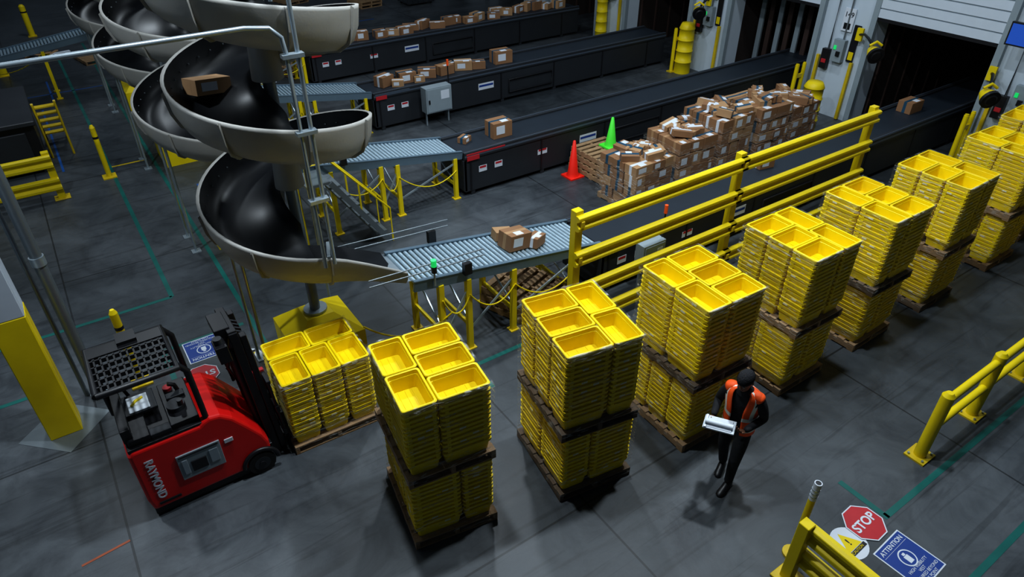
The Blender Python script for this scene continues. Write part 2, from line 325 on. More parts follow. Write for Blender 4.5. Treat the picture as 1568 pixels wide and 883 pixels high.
# ---------------------------------------------------------------- spiral chutes
def zt_(t): return (0.272+0.255*min(t,0.85)+0.19*max(0,t-0.85))*S
def spiral():
    mb=MB(); ze=zt_(0); turns=4.4; fe=-math.pi/2; n=int(turns*56)
    inner=[(0.14,0.42),(0.16,0.26),(0.26,0.15),(0.46,0.07),(0.73,0.02),(0.91,0.02),(1.02,0.08),(1.085,0.20),(1.12,0.40)]
    outer=[(1.12,0.40),(1.16,0.405),(1.155,0.36),(1.13,0.17),(1.06,0.0),(0.93,-0.09),(0.70,-0.12),(0.42,-0.10),(0.23,0.02),(0.11,0.12),(0.14,0.42)]
    def pt(r,dz,f):
        z=zt_((fe-f)/(2*math.pi))+dz; return (r*math.cos(f),r*math.sin(f),z)
    fs=[fe-2*math.pi*turns*i/n for i in range(n+1)]
    mb.loft([[pt(r,z,f) for r,z in inner] for f in fs],'blackgl',True,closed=False)
    mb.loft([[pt(r,z,f) for r,z in outer] for f in fs],'cream',True,closed=False)
    for j in range(int(turns*8)+1):
        f=fe-j*math.pi/4
        A=[pt(r+(0.03 if r>0.85 else 0),z-0.02,f+0.008) for r,z in outer[1:9]]; B=[pt(r+(0.03 if r>0.85 else 0),z-0.02,f-0.008) for r,z in outer[1:9]]
        mb.loft([A,B],'cream',False,closed=False)
        A2=[pt(r,z,f+0.008) for r,z in outer[1:9]]; B2=[pt(r,z,f-0.008) for r,z in outer[1:9]]
        mb.loft([A,A2],'cream',False,closed=False); mb.loft([B,B2],'cream',False,closed=False)
    for j in range(int(turns*36)):
        f=fe-j*2*math.pi/36; p=Vector(pt(1.085,0.25,f)); q=Vector(pt(1.07,0.25,f)); mb.cyl(p,q,0.010,'pipe',n=5)
    xs=[0,0.2,0.45,0.7,0.98]; dz_=[0,-0.05,-0.14,-0.24,-0.36]
    mb.loft([[(x,-r-0.08*x,ze+z*(1-0.45*x)+d) for r,z in inner[2:]] for x,d in zip(xs,dz_)],'blackgl',True,closed=False)
    mb.loft([[(x,-r-0.08*x,ze+z*(1-0.45*x)+d) for r,z in outer[:-2]] for x,d in zip(xs,dz_)],'cream',True,closed=False)
    mb.add([(0.85,-1.14,ze-0.29),(0.85,-0.3,ze-0.29),(1.06,-0.3,ze-0.35),(1.06,-1.14,ze-0.35)],[(0,1,2,3)],'galv')
    mb.cyl((0,0,0.75),(0,0,9.2),0.075,'pipe',n=20)
    for t in range(5):
        z=zt_(t+0.6)+0.3; mb.cyl((0,0,z-0.4),(0,0,z+0.55),0.19,'cream',0.12,16)
    mb.cyl((0,0,0.75),(0,0,0.80),0.17,'galv',n=20)
    w=0.52
    rings=[[(-w,-w,0),(w,-w,0),(w,w,0),(-w,w,0)],[(-w,-w,0.5),(w,-w,0.5),(w,w,0.5),(-w,w,0.5)],[(-0.2,-0.2,0.76),(0.2,-0.2,0.76),(0.2,0.2,0.76),(-0.2,0.2,0.76)]]
    mb.loft(rings,'yel',False)
    for a,t in ((R(160),0.3),(R(60),0.55),(R(200),0.2)):
        x,y=0.95*math.cos(a),0.95*math.sin(a); mb.cyl((x,y,0),(x,y,zt_(t)-0.05),0.025,'galv',n=8); mb.box(x-0.08,x+0.08,y-0.08,y+0.08,0,0.02,'galv')
    return mb
AX,AY=0.322*S,1.222*S
sp=spiral().build('spiral_chute',(AX,AY,0))
for k in (1,2,3): inst(sp,'spiral_chute',(AX,AY+k*PITCH_Y,0))
def parcel_geo(mb, c, size, rz, k=None, rx=0, ry=0):
    old=mb.T; mb.T=old@Matrix.Translation(c)@Euler((rx,ry,rz)).to_matrix().to_4x4()
    a,b,d=[q/2 for q in size]; k=k or random.choice(['card','card2','card'])
    mb.box(-a,a,-b,b,-d,d,k)
    t=min(0.035,b*0.3); mb.box(-a-0.001,a+0.001,-t,t,-d-0.001,d+0.001,random.choice(['tape','tape','card2','label']))
    if random.random()<0.85:
        x=random.uniform(-a*0.5,a*0.1); mb.box(x,x+a*0.7,-b*0.85,-b*0.15,d,d+0.002,'label')
    if random.random()<0.6: mb.box(-a*0.7,a*0.2,-b-0.002,-b,-d*0.5,d*0.6,'label')
    mb.T=old
def parcel(name,loc,size,rz,rx=0,ry=0,k=None):
    mb=MB(); parcel_geo(mb,(0,0,0),size,rz,rx=rx,ry=ry,k=k); return mb.build(name,loc,bevel=0.004)
tp=(-90-(-215-360))/360
parcel('parcel',(AX+0.75*math.cos(R(-215)),AY+0.75*math.sin(R(-215)),zt_(tp)+0.14),(0.46,0.28,0.18),R(20),ry=R(8),rx=R(-5),k='card2')

mb=MB()
px,py,pz=0.298*S,1.008*S,0.755*S
mb.tube([(-1.0*S,py,pz-0.05),(px-0.35,py,pz),(px-0.12,py,pz-0.03),(px-0.02,py,pz-0.13),(px,py,pz-0.3),(px,py,0.345*S)],0.024,'galv',10)
mb.tube([(px+0.12,py+0.02,9.5),(px+0.12,py+0.02,0.345*S)],0.024,'galv',10)
mb.tube([(px-0.05,py+0.02,9.5),(px-0.05,py+0.02,pz+0.2)],0.02,'galv',10)
for z in (3.2,4.0,4.8): mb.box(px-0.05,px+0.17,py-0.04,py+0.05,z,z+0.04,'galv')
mb.beam((px+0.06,py+0.02,0.345*S+0.1),(AX+0.02,AY-1.1,0.345*S+0.1),0.04,0.04,'galv')
mb.build('conduit_pipe')

# ---------------------------------------------------------------- tall guard fence
def wrail(mb,p0,p1,hgt,k='yel'):
    p0=Vector(p0);p1=Vector(p1); d=(p1-p0); q=d.to_track_quat('X','Z'); old=mb.T; mb.T=old@Matrix.Translation(p0)@q.to_matrix().to_4x4()
    L=d.length; a=hgt/2
    prof=[(-0.02,-a),(-0.06,-a*0.85),(-0.06,-a*0.45),(-0.01,-a*0.2),(-0.01,a*0.2),(-0.06,a*0.45),(-0.06,a*0.85),(-0.02,a),(0.03,a),(0.03,-a)]
    mb.loft([[(0,y,z) for y,z in prof],[(L,y,z) for y,z in prof]],k,False); mb.T=old
mb=MB(); yf=0.945*S; xs=[0.82*S,1.33*S,1.885*S]
for x in xs:
    mb.box(x-0.07,x+0.07,yf,yf+0.12,0,2.2,'yel'); mb.box(x-0.15,x+0.15,yf-0.1,yf+0.2,0,0.03,'yeld')
for a,b in zip(xs[:-1],xs[1:]):
    for z in (2.02,1.42,0.82,0.25):
        wrail(mb,(a-0.07,yf-0.02,z),(b+0.07,yf-0.02,z),0.24)
        mb.box(a-0.03,a+0.03,yf-0.095,yf-0.02,z-0.05,z+0.05,'yeld')
mb.build('guard_fence',bevel=0.006)

mb=MB(); xs=[1.1325*S,1.324*S,1.53*S,1.75*S,2.0*S]; yg=0.287*S
for i,x in enumerate(xs):
    mb.cyl((x,yg,0.02),(x,yg,1.05),0.075,'yel',n=20); mb.cyl((x,yg,1.05),(x,yg,1.10),0.075,'yel',0.04,20); mb.box(x-0.15,x+0.15,yg-0.13,yg+0.13,0,0.025,'yeld')
    for q in ((-0.11,-0.09),(0.11,-0.09),(-0.11,0.09),(0.11,0.09)): mb.cyl((x+q[0],yg+q[1],0.02),(x+q[0],yg+q[1],0.05),0.015,'galv',n=6)
mb.cyl((xs[0],yg,0.95),(xs[-1],yg,0.95),0.05,'yel',n=16); mb.cyl((xs[0],yg,0.52),(xs[-1],yg,0.52),0.05,'yel',n=16)
mb.build('guard_rail')
mb=MB(); xg=0.717*S
for y in (0.27*S,0.04*S,-0.2*S):
    mb.box(xg-0.06,xg+0.06,y-0.06,y+0.06,0,0.92,'yel'); mb.box(xg-0.14,xg+0.14,y-0.12,y+0.12,0,0.025,'yeld')
for z in (0.76,0.38): wrail(mb,(xg+0.06,0.28*S,z),(xg+0.06,-0.21*S,z),0.26)
mb.build('guard_rail',bevel=0.006)
mb=MB(); x,y=0.757*S,0.292*S
mb.cyl((x,y,0),(x,y,0.95),0.038,'yel',n=16); mb.cyl((x,y,0.95),(x,y,1.2),0.04,'label',n=16); mb.cyl((x,y,1.2),(x,y,1.201),0.03,'black',n=16)
for z in (1.0,1.05,1.10): mb.cyl((x,y,z),(x,y,z+0.012),0.043,'galv',n=16)
mb.cyl((x,y,0),(x,y,0.03),0.10,'yeld',n=16); mb.build('barrier_post')

# ---------------------------------------------------------------- totes
def pallet_geo(mb,x0,y0,w,d,z,k='wood'):
    for i in range(7):
        a=y0+i*(d-0.11)/6; mb.box(x0,x0+w,a,a+0.11,z+0.105,z+0.125,k)
    for i in range(3):
        a=x0+i*(w-0.05)/2; mb.box(a,a+0.05,y0,y0+d,z+0.02,z+0.105,k)
    for i in range(4):
        a=y0+i*(d-0.1)/3; mb.box(x0,x0+w,a,a+0.1,z,z+0.02,k)
def rrect(cx,cy,a,b,z,c=0.03):
    return [(cx-a+c,cy-b,z),(cx+a-c,cy-b,z),(cx+a-c*0.3,cy-b+c*0.3,z),(cx+a,cy-b+c,z),(cx+a,cy+b-c,z),(cx+a-c*0.3,cy+b-c*0.3,z),(cx+a-c,cy+b,z),(cx-a+c,cy+b,z),(cx-a+c*0.3,cy+b-c*0.3,z),(cx-a,cy+b-c,z),(cx-a,cy-b+c,z),(cx-a+c*0.3,cy-b+c*0.3,z)]
TP=0.064
def tote_col(mb,cx,cy,lx,ly,z0,n,pitch,k):
    a,b=lx/2-0.005,ly/2-0.005; base=0.14; rings=[]; bh=0.036
    rings.append(rrect(cx,cy,a-0.036,b-0.036,z0)); rings.append(rrect(cx,cy,a-0.018,b-0.018,z0+base))
    for j in range(n):
        z=z0+base+j*pitch; dx=random.uniform(-.004,.004); dy=random.uniform(-.004,.004)
        rings.append(rrect(cx+dx,cy+dy,a-0.004,b-0.004,z)); rings.append(rrect(cx+dx,cy+dy,a,b,z+bh))
        for (sx,sy) in ((0,-1),(-1,0),(1,0)):
            if random.random()<0.36:
                if sy:
                    u=random.choice([-0.15,0.1])*lx; w=0.07; mb.box(cx+u,cx+u+w,cy+dy-b-0.002,cy+dy-b+0.003,z+0.006,z+0.030,'labelt')
                else:
                    u=random.choice([-0.15,0.1])*ly; w=0.07; xx=cx+dx+sx*a; mb.box(xx-0.002,xx+0.002,cy+u,cy+u+w,z+0.006,z+0.030,'labelt')
        if j<n-1:
            rings.append(rrect(cx,cy,a-0.020,b-0.020,z+bh+.002)); rings.append(rrect(cx,cy,a-0.017,b-0.017,z+pitch-0.002))
            for u in (-0.36,0.36):
                mb.box(cx+u*lx-0.02,cx+u*lx+0.02,cy-b+0.003,cy-b+0.022,z+bh-.002,z+pitch,k)
                mb.box(cx-a+0.003,cx-a+0.022,cy+u*ly-0.02,cy+u*ly+0.02,z+bh-.002,z+pitch,k)
    zt=z0+base+(n-1)*pitch+bh+0.01
    rings.append(rrect(cx,cy,a,b,zt)); rings.append(rrect(cx,cy,a-0.006,b-0.006,zt+0.006)); rings.append(rrect(cx,cy,a-0.024,b-0.024,zt+0.004)); rings.append(rrect(cx,cy,a-0.028,b-0.028,zt-0.04))
    rings.append(rrect(cx,cy,a-0.034,b-0.034,zt-0.045)); rings.append(rrect(cx,cy,a-0.055,b-0.055,zt-0.20))
    mb.loft(rings,k,False)
    for u in (-0.2,0.0,0.2):
        mb.box(cx+u*lx-0.006,cx+u*lx+0.006,cy-b+0.07,cy+b-0.07,zt-0.2,zt-0.195,k)
    return zt
def layout(v):
    if v=='A': return 0.95,1.14,[(.19,.285,.38,.57),(.19,.855,.38,.57),(.665,.19,.57,.38),(.665,.57,.57,.38),(.665,.95,.57,.38)]
    if v=='B': return 0.95,1.14,[(.76,.285,.38,.57),(.76,.855,.38,.57),(.285,.19,.57,.38),(.285,.57,.57,.38),(.285,.95,.57,.38)]
    return 1.14,0.95,[(.19,.285,.38,.57),(.57,.285,.38,.57),(.95,.285,.38,.57),(.285,.76,.57,.38),(.855,.76,.57,.38)]
def tote_stack(X,Y,deg,tiers,cols='wood',mid='wood'):
    mb=MB(); z=0
    for ti,(v,n) in enumerate(tiers):
        w,d,cs=layout(v)
        base=mb.T.copy()
        if ti: mb.T=Matrix.Translation((w/2+random.uniform(-.015,.015),d/2+random.uniform(-.015,.015),0))@Matrix.Rotation(R(random.uniform(-2.5,2.5)),4,'Z')@Matrix.Translation((-w/2,-d/2,0))
        pallet_geo(mb,-0.02,-0.02,w+0.04,d+0.04,z,cols if ti==0 else mid); z0=z+0.125
        top=0
        for c in cs: top=max(top,tote_col(mb,*c,z0,n,TP,random.choice(['tote','tote','tote2'])))
        rings=[]; m=9
        for i in range(m+1):
            zz=z+0.05+(top+0.008-z-0.05)*i/m; e=0.012; ring=[]
            nn=8
            for (ax,ay,bx,by) in ((0,0,1,0),(1,0,1,1),(1,1,0,1),(0,1,0,0)):
                for q in range(nn):
                    u=q/nn; px_=(ax+(bx-ax)*u); py_=(ay+(by-ay)*u); g=e+random.uniform(0,0.012)
                    if i==0: g+=0.015
                    ring.append((-g+px_*(w+2*g),-g+py_*(d+2*g),zz+random.uniform(-.012,.012)*(i not in(0,m))))
            rings.append(ring)
        rings.append([(w/2+(x-w/2)*0.94,d/2+(y-d/2)*0.95,top+0.012) for x,y,_ in rings[-1]])
        mb.loft(rings,'wrap',True,cap0=False,cap1=False)
        mb.T=base; z=top+0.014
    return mb.build('yellow_tote_stack',(X*S,Y*S,0),rz=R(deg))
T2=lambda a,b,n1=13,n2=14:[(a,n1),(b,n2)]
tote_stack(0.1655,0.957,-2,[('C',14)])
tote_stack(0.2566,0.6487,-10,T2('B','A',12,13))
tote_stack(0.5096,0.590,-9,T2('A','B',12,15),'woodd','woodd')
tote_stack(0.769,0.549,-2,T2('B','A',12,15),'wood','woodd')
tote_stack(1.045,0.543,0,T2('A','B',12,15))
tote_stack(1.301,0.540,1,T2('A','A',12,15),'wood','woodd')
tote_stack(1.567,0.535,0,T2('A','B',12,15),'woodd')
tote_stack(1.885,0.535,0,T2('B','A',12,14))
tote_stack(2.12,0.56,2,T2('A','B',12,14))
tote_stack(2.12,0.32,0,T2('A','A',12,14))

def pallet(loc,rz=0,n=1,tilt=0):
    mb=MB(); mb.T=Euler((0,tilt,0)).to_matrix().to_4x4()
    for i in range(n): pallet_geo(mb,-0.5+0.02*i,-0.6,1.0,1.2,0.13*i,'wood')
    return mb.build('wooden_pallet',loc,rz=rz)
pallet((0.80*S,1.10*S,0.0),0.35,3); pallet((0.239*S,3.95*S,0),0.2); pallet((0.98*S,3.20*S,0),0.1,2); pallet((1.8*S,4.25*S,0),0.1,2); pallet((1.45*S,1.575*S,0.0),0.0,4)
pallet((1.45*S,4.6*S,0),0.3)

# ---------------------------------------------------------------- parcels
def parcel_pallet(X,Y,rz,hgt,w=1.05,d=1.15):
    mb=MB(); pallet_geo(mb,-w/2,-d/2,w,d,0); z=0.125
    while z<hgt:
        hh=random.uniform(0.2,0.3); y=-d/2
        while y<d/2-0.12:
            dd=min(random.uniform(0.25,0.42),d/2-y); x=-w/2
            while x<w/2-0.12:
                ww=min(random.uniform(0.25,0.5),w/2-x)
                parcel_geo(mb,(x+ww/2+random.uniform(-.02,.02),y+dd/2+random.uniform(-.02,.02),z+hh/2),(ww-0.01,dd-0.01,hh*random.uniform(0.85,1.0)),random.uniform(-.06,.06)); x+=ww
            y+=dd
        z+=hh
    for i in range(8):
        parcel_geo(mb,(random.uniform(-w*.34,w*.34),random.uniform(-d*.34,d*.34),z+random.uniform(0.03,0.08)),(random.uniform(.25,.45),random.uniform(.2,.32),random.uniform(.1,.18)),random.uniform(0,3),rx=random.uniform(-.2,.2),ry=random.uniform(-.2,.2))
    rings=[]
    for i in range(8):
        zz=0.05+(z-0.02)*i/8; ring=[]
        for (ax,ay,bx,by) in ((0,0,1,0),(1,0,1,1),(1,1,0,1),(0,1,0,0)):
            for q in range(6):
                g=0.03+random.uniform(0,0.02); u=q/6; ring.append((-w/2-g+(ax+(bx-ax)*u)*(w+2*g),-d/2-g+(ay+(by-ay)*u)*(d+2*g),zz))
        rings.append(ring)
    mb.loft(rings,'wrap',True,cap0=False,cap1=False)
    return mb.build('parcel_pallet',(X*S,Y*S,0),rz=rz)
parcel_pallet(1.40,1.37,0.05,1.0,1.05,1.05); parcel_pallet(1.59,1.37,-0.05,1.05,1.05,1.05); parcel_pallet(1.775,1.39,0.03,1.2); parcel_pallet(1.955,1.38,0.0,1.15); parcel_pallet(2.13,1.39,0.06,1.0)

def parcel_row(k,items):
    mb=MB()
    for X,dy,sz in items:
        parcel_geo(mb,(X*S-XB,dy,ZB+sz[2]/2+0.004),sz,random.uniform(-.5,.5))
    mb.build('parcel_row',(XB,YB+k*PITCH_Y,0),bevel=0.004)
def rs(): return (random.uniform(.34,.52),random.uniform(.24,.36),random.uniform(.16,.28))
parcel_row(2,[(1.06,0.05,(.42,.32,.26)),(1.10,-0.2,(.3,.22,.16)),(1.15,0,(.46,.32,.26)),(1.19,-.2,(.28,.2,.16)),(1.245,0.05,(.48,.32,.22)),(1.32,0,(.44,.30,.24)),(1.36,.2,(.3,.22,.2)),(1.41,.05,(.48,.3,.24)),(1.47,-.1,(.36,.26,.2)),(1.59,0,(.54,.38,.34))])
parcel_row(3,[(1.02+i*0.062+random.uniform(-.015,.015),random.uniform(-.2,.2),rs()) for i in range(23)])
parcel_row(1,[(1.03,0.1,(.25,.2,.12)),(1.15,0.0,(.48,.36,.34))])
parcel_row(0,[(1.66,0.05,(.36,.26,.2)),(2.45,0.1,(.5,.34,.26))])
mb=MB()
for x,y,sz,rz in ((1.95,-0.05,(.42,.30,.26),0.1),(2.3,-0.12,(.32,.2,.16),0.5),(1.92,0.25,(.3,.2,.15),-.2)):
    zz=0.222*S+(ZB+0.03-0.222*S)/LR*x+0.03
    parcel_geo(mb,(x,y,zz+sz[2]/2+0.015),sz,rz,ry=math.atan((0.222*S-ZB-0.03)/LR))
mb.build('parcel_row',(XR,YB,0),bevel=0.004)

def cone(loc,k,hh=0.9,b0=0.0):
    mb=MB(); mb.box(-0.19,0.19,-0.19,0.19,0,0.035,k)
    prof=[(0.15,0.03),(0.12,0.10),(0.03,hh),(0.015,hh+0.01)]
    mb.loft([[(r*math.cos(j*math.pi/10),r*math.sin(j*math.pi/10),z) for j in range(20)] for r,z in prof],k,True)
    return mb.build('traffic_cone',loc)
cone((1.345*S,1.60*S,0),'conered',0.85); cone((1.49*S,1.585*S,0.52),'conegrn',0.68)

def enclosure(loc,w=0.6,hh=0.6,d=0.28,base=0.5):
    mb=MB(); mb.box(-w/2,w/2,-d/2,d/2,base,base+hh,'grey'); mb.box(-w/2+0.03,w/2-0.03,-d/2-0.015,-d/2,base+0.03,base+hh-0.03,'grey')
    mb.box(0.05,w/2-0.08,-d/2-0.02,-d/2-0.015,base+hh*0.5,base+hh-0.1,'label'); mb.box(-w/2+0.06,-w/2+0.1,-d/2-0.04,-d/2-0.015,base+hh*0.4,base+hh*0.55,'black')
    for x in (-w/2+0.05,w/2-0.05): mb.box(x-0.02,x+0.02,-0.02,0.02,0,base,'galv')
    mb.cyl((w/2,0,base),(w/2,0,base+hh+0.45),0.015,'black'); mb.cyl((w/2,0,base+hh+0.45),(w/2,0,base+hh+0.6),0.03,'orange')
    return mb.build('control_cabinet',loc,bevel=0.01)
enclosure((1.21*S,2.27*S,0),0.75,0.65,0.28,0.35); enclosure((1.10*S,0.995*S,0),0.5,0.4,0.2,0.5)

def stairs(loc):
    mb=MB(); n=6
    for y in (-0.3,0.3):
        mb.beam((0,y,0),(-1.0,y,1.5),0.04,0.10,'pipe'); mb.tube([(0.05,y,0),(0.05,y,0.7),(-0.95,y,1.9),(-1.4,y,1.9),(-1.4,y,0)],0.018,'yel',8)
        mb.tube([(-0.5,y,0.75),(-0.5,y,1.36)],0.018,'yel')
    for i in range(n):
        t=(i+1)/(n+0.5); mb.box(-1.0*t-0.11,-1.0*t+0.11,-0.28,0.28,1.5*t-0.02,1.5*t+0.02,'pipe')
    mb.box(-1.42,-1.0,-0.3,0.3,1.48,1.53,'pipe')
    return mb.build('step_stairs',loc)
stairs((0.66*S,1.61*S,0)); stairs((0.66*S,2.255*S,0))

mb=MB(); pts=[]
for t in range(17):
    u=t/16; pts.append((AX+0.5+u*1.05,AY-0.52-0.85*u,0.55+0.35*u-0.3*4*u*(1-u)))
mb.tube(pts,0.014,'yel',5); mb.build('safety_chain')

# ---------------------------------------------------------------- left side objects
mb=MB(); cx,cy=-0.19*S,1.285*S; w=0.19
mb.box(cx-w,cx+w,cy-w,cy+w,0.0,1.9,'yel'); mb.box(cx-w+0.005,cx+w-0.005,cy-w+0.005,cy+w-0.005,1.9,10.4,'whitep')
mb.box(cx-w-0.004,cx+w+0.004,cy-0.03,cy+0.03,0.02,1.9,'yeld')
mb.build('building_column',bevel=0.01)
mb=MB(); mb.add([(cx-0.55,cy,0.004),(cx,cy-0.55,0.004),(cx+0.55,cy,0.004),(cx,cy+0.55,0.004)],[(0,1,2,3)],'pipe'); mb.build('column_base_patch')
mb=MB(); x,y=-0.118*S,1.345*S; mb.cyl((x,y,0),(x,y,10.4),0.07,'pipe',n=20)
for z in (2.2,4.5,6.8): mb.cyl((x,y,z),(x,y,z+0.12),0.085,'galv',n=20)
mb.cyl((x-0.16,y+0.1,0),(x-0.16,y+0.1,10.4),0.03,'pipe',n=12); mb.cyl((x,y,0),(x,y,0.05),0.12,'galv',n=20); mb.build('downpipe')
def bollard(loc,hh=1.2,r=0.07):
    mb=MB(); mb.cyl((0,0,0),(0,0,hh-0.06),r,'yel',n=20); mb.cyl((0,0,hh-0.06),(0,0,hh),r,'yel',r*0.5,20); mb.box(-0.14,0.14,-0.14,0.14,0,0.025,'yeld')
    mb.cyl((0,0,hh*0.75),(0,0,hh*0.75+0.05),r+0.003,'black',n=20)
    return mb.build('safety_bollard',loc)
bollard((-0.04*S,1.34*S,0),1.3,0.055); bollard((0.072*S,2.47*S,0),1.22,0.055)
bollard((-0.15*S,3.9*S,0),1.1,0.12); bollard((0.02*S,4.6*S,0),1.1,0.1)
mb=MB(); x1,y1=-0.075*S,2.39*S
for x in (x1,x1-2.2,x1-4.2): mb.box(x-0.07,x+0.07,y1-0.07,y1+0.07,0,1.05,'yel'); mb.box(x-0.15,x+0.15,y1-0.13,y1+0.13,0,0.025,'yeld')
for z in (0.86,0.36): wrail(mb,(x1-4.3,y1-0.08,z),(x1+0.07,y1-0.08,z),0.28)
mb.build('guard_rail',bevel=0.006)
mb=MB(); mb.box(-2.6,-0.55,2.62*S,3.0*S,0.12,1.15,'black'); mb.box(-2.65,-0.5,2.6*S,3.02*S,1.15,1.25,'dgrey')
for x in (-2.5,-1.5,-0.7): mb.box(x,x+0.1,2.63*S,2.99*S,0,0.12,'dgrey')
mb.box(-2.4,-0.75,2.612*S,2.62*S,0.3,1.0,'dgrey'); mb.build('strapping_machine',bevel=0.015)
mb=MB()
for x in (-0.45,0.0): mb.beam((x,2.95*S,0),(x,2.75*S,1.3),0.05,0.05,'yeld')
for i in range(5): t=(i+1)/5.5; mb.beam((-0.45,(2.95-0.2*t)*S,1.3*t),(0.0,(2.95-0.2*t)*S,1.3*t),0.18,0.03,'yeld')
for x in (-0.45,0.0): mb.tube([(x,2.75*S,0),(x,2.75*S,1.3)],0.025,'yeld')
mb.build('step_ladder')
mb=MB()
for i in range(16): mb.obox((random.uniform(-0.6,0.5),random.uniform(-0.3,0.3),0.04+0.03*(i%4)),(random.uniform(.3,.7),.12,.03),random.choice(['card2','dgrey','label','dgrey']),(random.uniform(-.15,.15),random.uniform(-.15,.15),random.uniform(0,3)))
mb.build('scrap_pile',(0.05*S,4.15*S,0))
mb=MB()
for i in range(6):
    mb.beam((i*0.25,0,0.1),(i*0.25,0,1.2),0.03,0.03,'dgrey'); mb.beam((i*0.25,0.9,0.1),(i*0.25,0.9,1.2),0.03,0.03,'dgrey')
for z in (0.1,0.5,1.2): mb.beam((0,0,z),(1.25,0,z),0.03,0.03,'dgrey'); mb.beam((0,0.9,z),(1.25,0.9,z),0.03,0.03,'dgrey')
mb.box(0,1.25,0,0.9,0.1,0.14,'dgrey')
for x in (0.1,1.15):
    for y in (0.1,0.8): mb.cyl((x,y-0.02,0.05),(x,y+0.02,0.05),0.05,'tyre')
mb.build('cage_cart',(2.0*S,4.05*S,0))
mb=MB(); mb.box(-0.9,-0.82,-0.35,0.35,2.5,2.95,'black'); mb.box(-0.905,-0.9,-0.32,0.32,2.53,2.92,'screen'); mb.tube([(-0.03,0,2.7),(-0.4,0,2.8),(-0.82,0,2.7)],0.03,'black')
mb.build('wall_monitor',(XW,0.84*S,0.4))

# ---------------------------------------------------------------- floor tape and floor signs
mb=MB()
def tape(x0,y0,x1,y1,k='teal',w=0.075):
    if abs(x1-x0)>abs(y1-y0): mb.box(min(x0,x1)*S,max(x0,x1)*S,y0*S-w/2,y0*S+w/2,0.001,0.0025,k)
    else: mb.box(x0*S-w/2,x0*S+w/2,min(y0,y1)*S,max(y0,y1)*S,0.001,0.0025,k)
tape(0.085,1.63,0.085,4.2); tape(-0.6,1.63,0.085,1.63); tape(0.22,1.2,0.22,4.3); tape(0.953,0.24,0.953,0.335); tape(0.953,0.245,2.3,0.245); tape(0.93,0.10,2.3,0.10)
tape(0.57,0.9,0.57,1.05); tape(0.47,0.98,0.72,0.98); tape(0.02,1.42,0.2,1.42); tape(0.02,1.1,0.02,1.42); tape(-0.5,1.42,-0.2,1.42)
tape(-0.05,2.6,-0.05,3.3,'blue',0.05); tape(0.0,3.3,0.0,3.7,'blue',0.05); tape(-0.3,3.5,0.2,3.5,'blue',0.05); tape(0.30,2.02,0.30,2.25,'blue',0.06); tape(0.30,2.02,0.4,2.02,'blue',0.06)
tape(0.09,2.55,0.2,2.55,'yeld',0.06); tape(-0.4,2.52,-0.1,2.52,'yeld',0.06); tape(1.0,3.9,1.7,3.9,'blue')
mb.build('floor_tape')
mb=MB()
for (x,y,l,a) in ((0.70,0.22,0.35,0.5),(0.73,0.235,0.25,-0.6),(-0.17,0.93,0.5,0.1),(0.66,0.275,0.15,0.1)):
    c=Vector((x*S,y*S,0.003)); d=Vector((math.cos(a),math.sin(a),0))*l/2; mb.beam(c-d,c+d,0.03,0.002,'orangem')
mb.build('floor_paint_mark')
def signs(sx,sy,tx,ty,bx,by,rz):
    e=empty('floor_stop_sign',(sx*S,sy*S,0.008),rz); mb=MB(); r=0.25
    mb.add([(r*math.cos(R(22.5+45*i)),r*math.sin(R(22.5+45*i)),0.004) for i in range(8)],[tuple(range(8))],'label')
    r=0.235; mb.add([(r*math.cos(R(22.5+45*i)),r*math.sin(R(22.5+45*i)),0.005) for i in range(8)],[tuple(range(8))],'signred'); mb.build('octagon',parent=e)
    text('STOP','legend',(0,0,0.007),(0,0,0),0.155,'label',e,bold=0.004)
    e=empty('floor_caution_sign',(tx*S,ty*S,0),rz); mb=MB()
    mb.add([(0.21*math.cos(i*math.pi/16),0.21*math.sin(i*math.pi/16),0.0036) for i in range(32)],[tuple(range(32))],'label')
    mb.add([(0.15*math.cos(R(90+120*i)),0.15*math.sin(R(90+120*i))+0.0,0.005) for i in range(3)],[(0,1,2)],'yel')
    mb.add([(-0.15,-0.13,0.006),(0.15,-0.13,0.006),(0.15,-0.08,0.006),(-0.15,-0.08,0.006)],[(0,1,2,3)],'black'); mb.build('disc',parent=e); text('!','bang',(0,0.01,0.008),(0,0,0),0.12,'black',e,bold=0.002); text('CAUTION','legend',(0,-0.105,0.008),(0,0,0),0.045,'yel',e)
    e=empty('floor_attention_sign',(bx*S,by*S,0),rz); mb=MB(); mb.box(-0.26,0.26,-0.28,0.28,0.002,0.004,'label'); mb.box(-0.245,0.245,-0.265,0.265,0.004,0.005,'signblue')
    mb.add([(0.105*math.cos(i*math.pi/16),0.02+0.105*math.sin(i*math.pi/16),0.0065) for i in range(32)],[tuple(range(32))],'label')
    mb.add([(0.09*math.cos(i*math.pi/16),0.02+0.09*math.sin(i*math.pi/16),0.0075) for i in range(32)],[tuple(range(32))],'signblue')
    mb.box(-0.035,0.035,-0.04,0.05,0.0075,0.0085,'label'); mb.box(-0.02,0.02,0.055,0.085,0.0075,0.0085,'label'); mb.box(-0.22,0.22,0.155,0.158,0.005,0.0065,'label'); mb.build('panel',parent=e)
    text('ATTENTION','headline',(0,0.205,0.007),(0,0,0),0.075,'label',e,bold=0.001); text('HIGH VISIBILITY\nVEST\nREQUIRED BEYOND\nTHIS POINT','legend',(0,-0.17,0.007),(0,0,0),0.05,'label',e)
signs(0.909,0.258,0.853,0.249,0.907,0.176,R(3)); signs(0.072,1.285,0.172,1.289,0.098,1.378,math.pi)

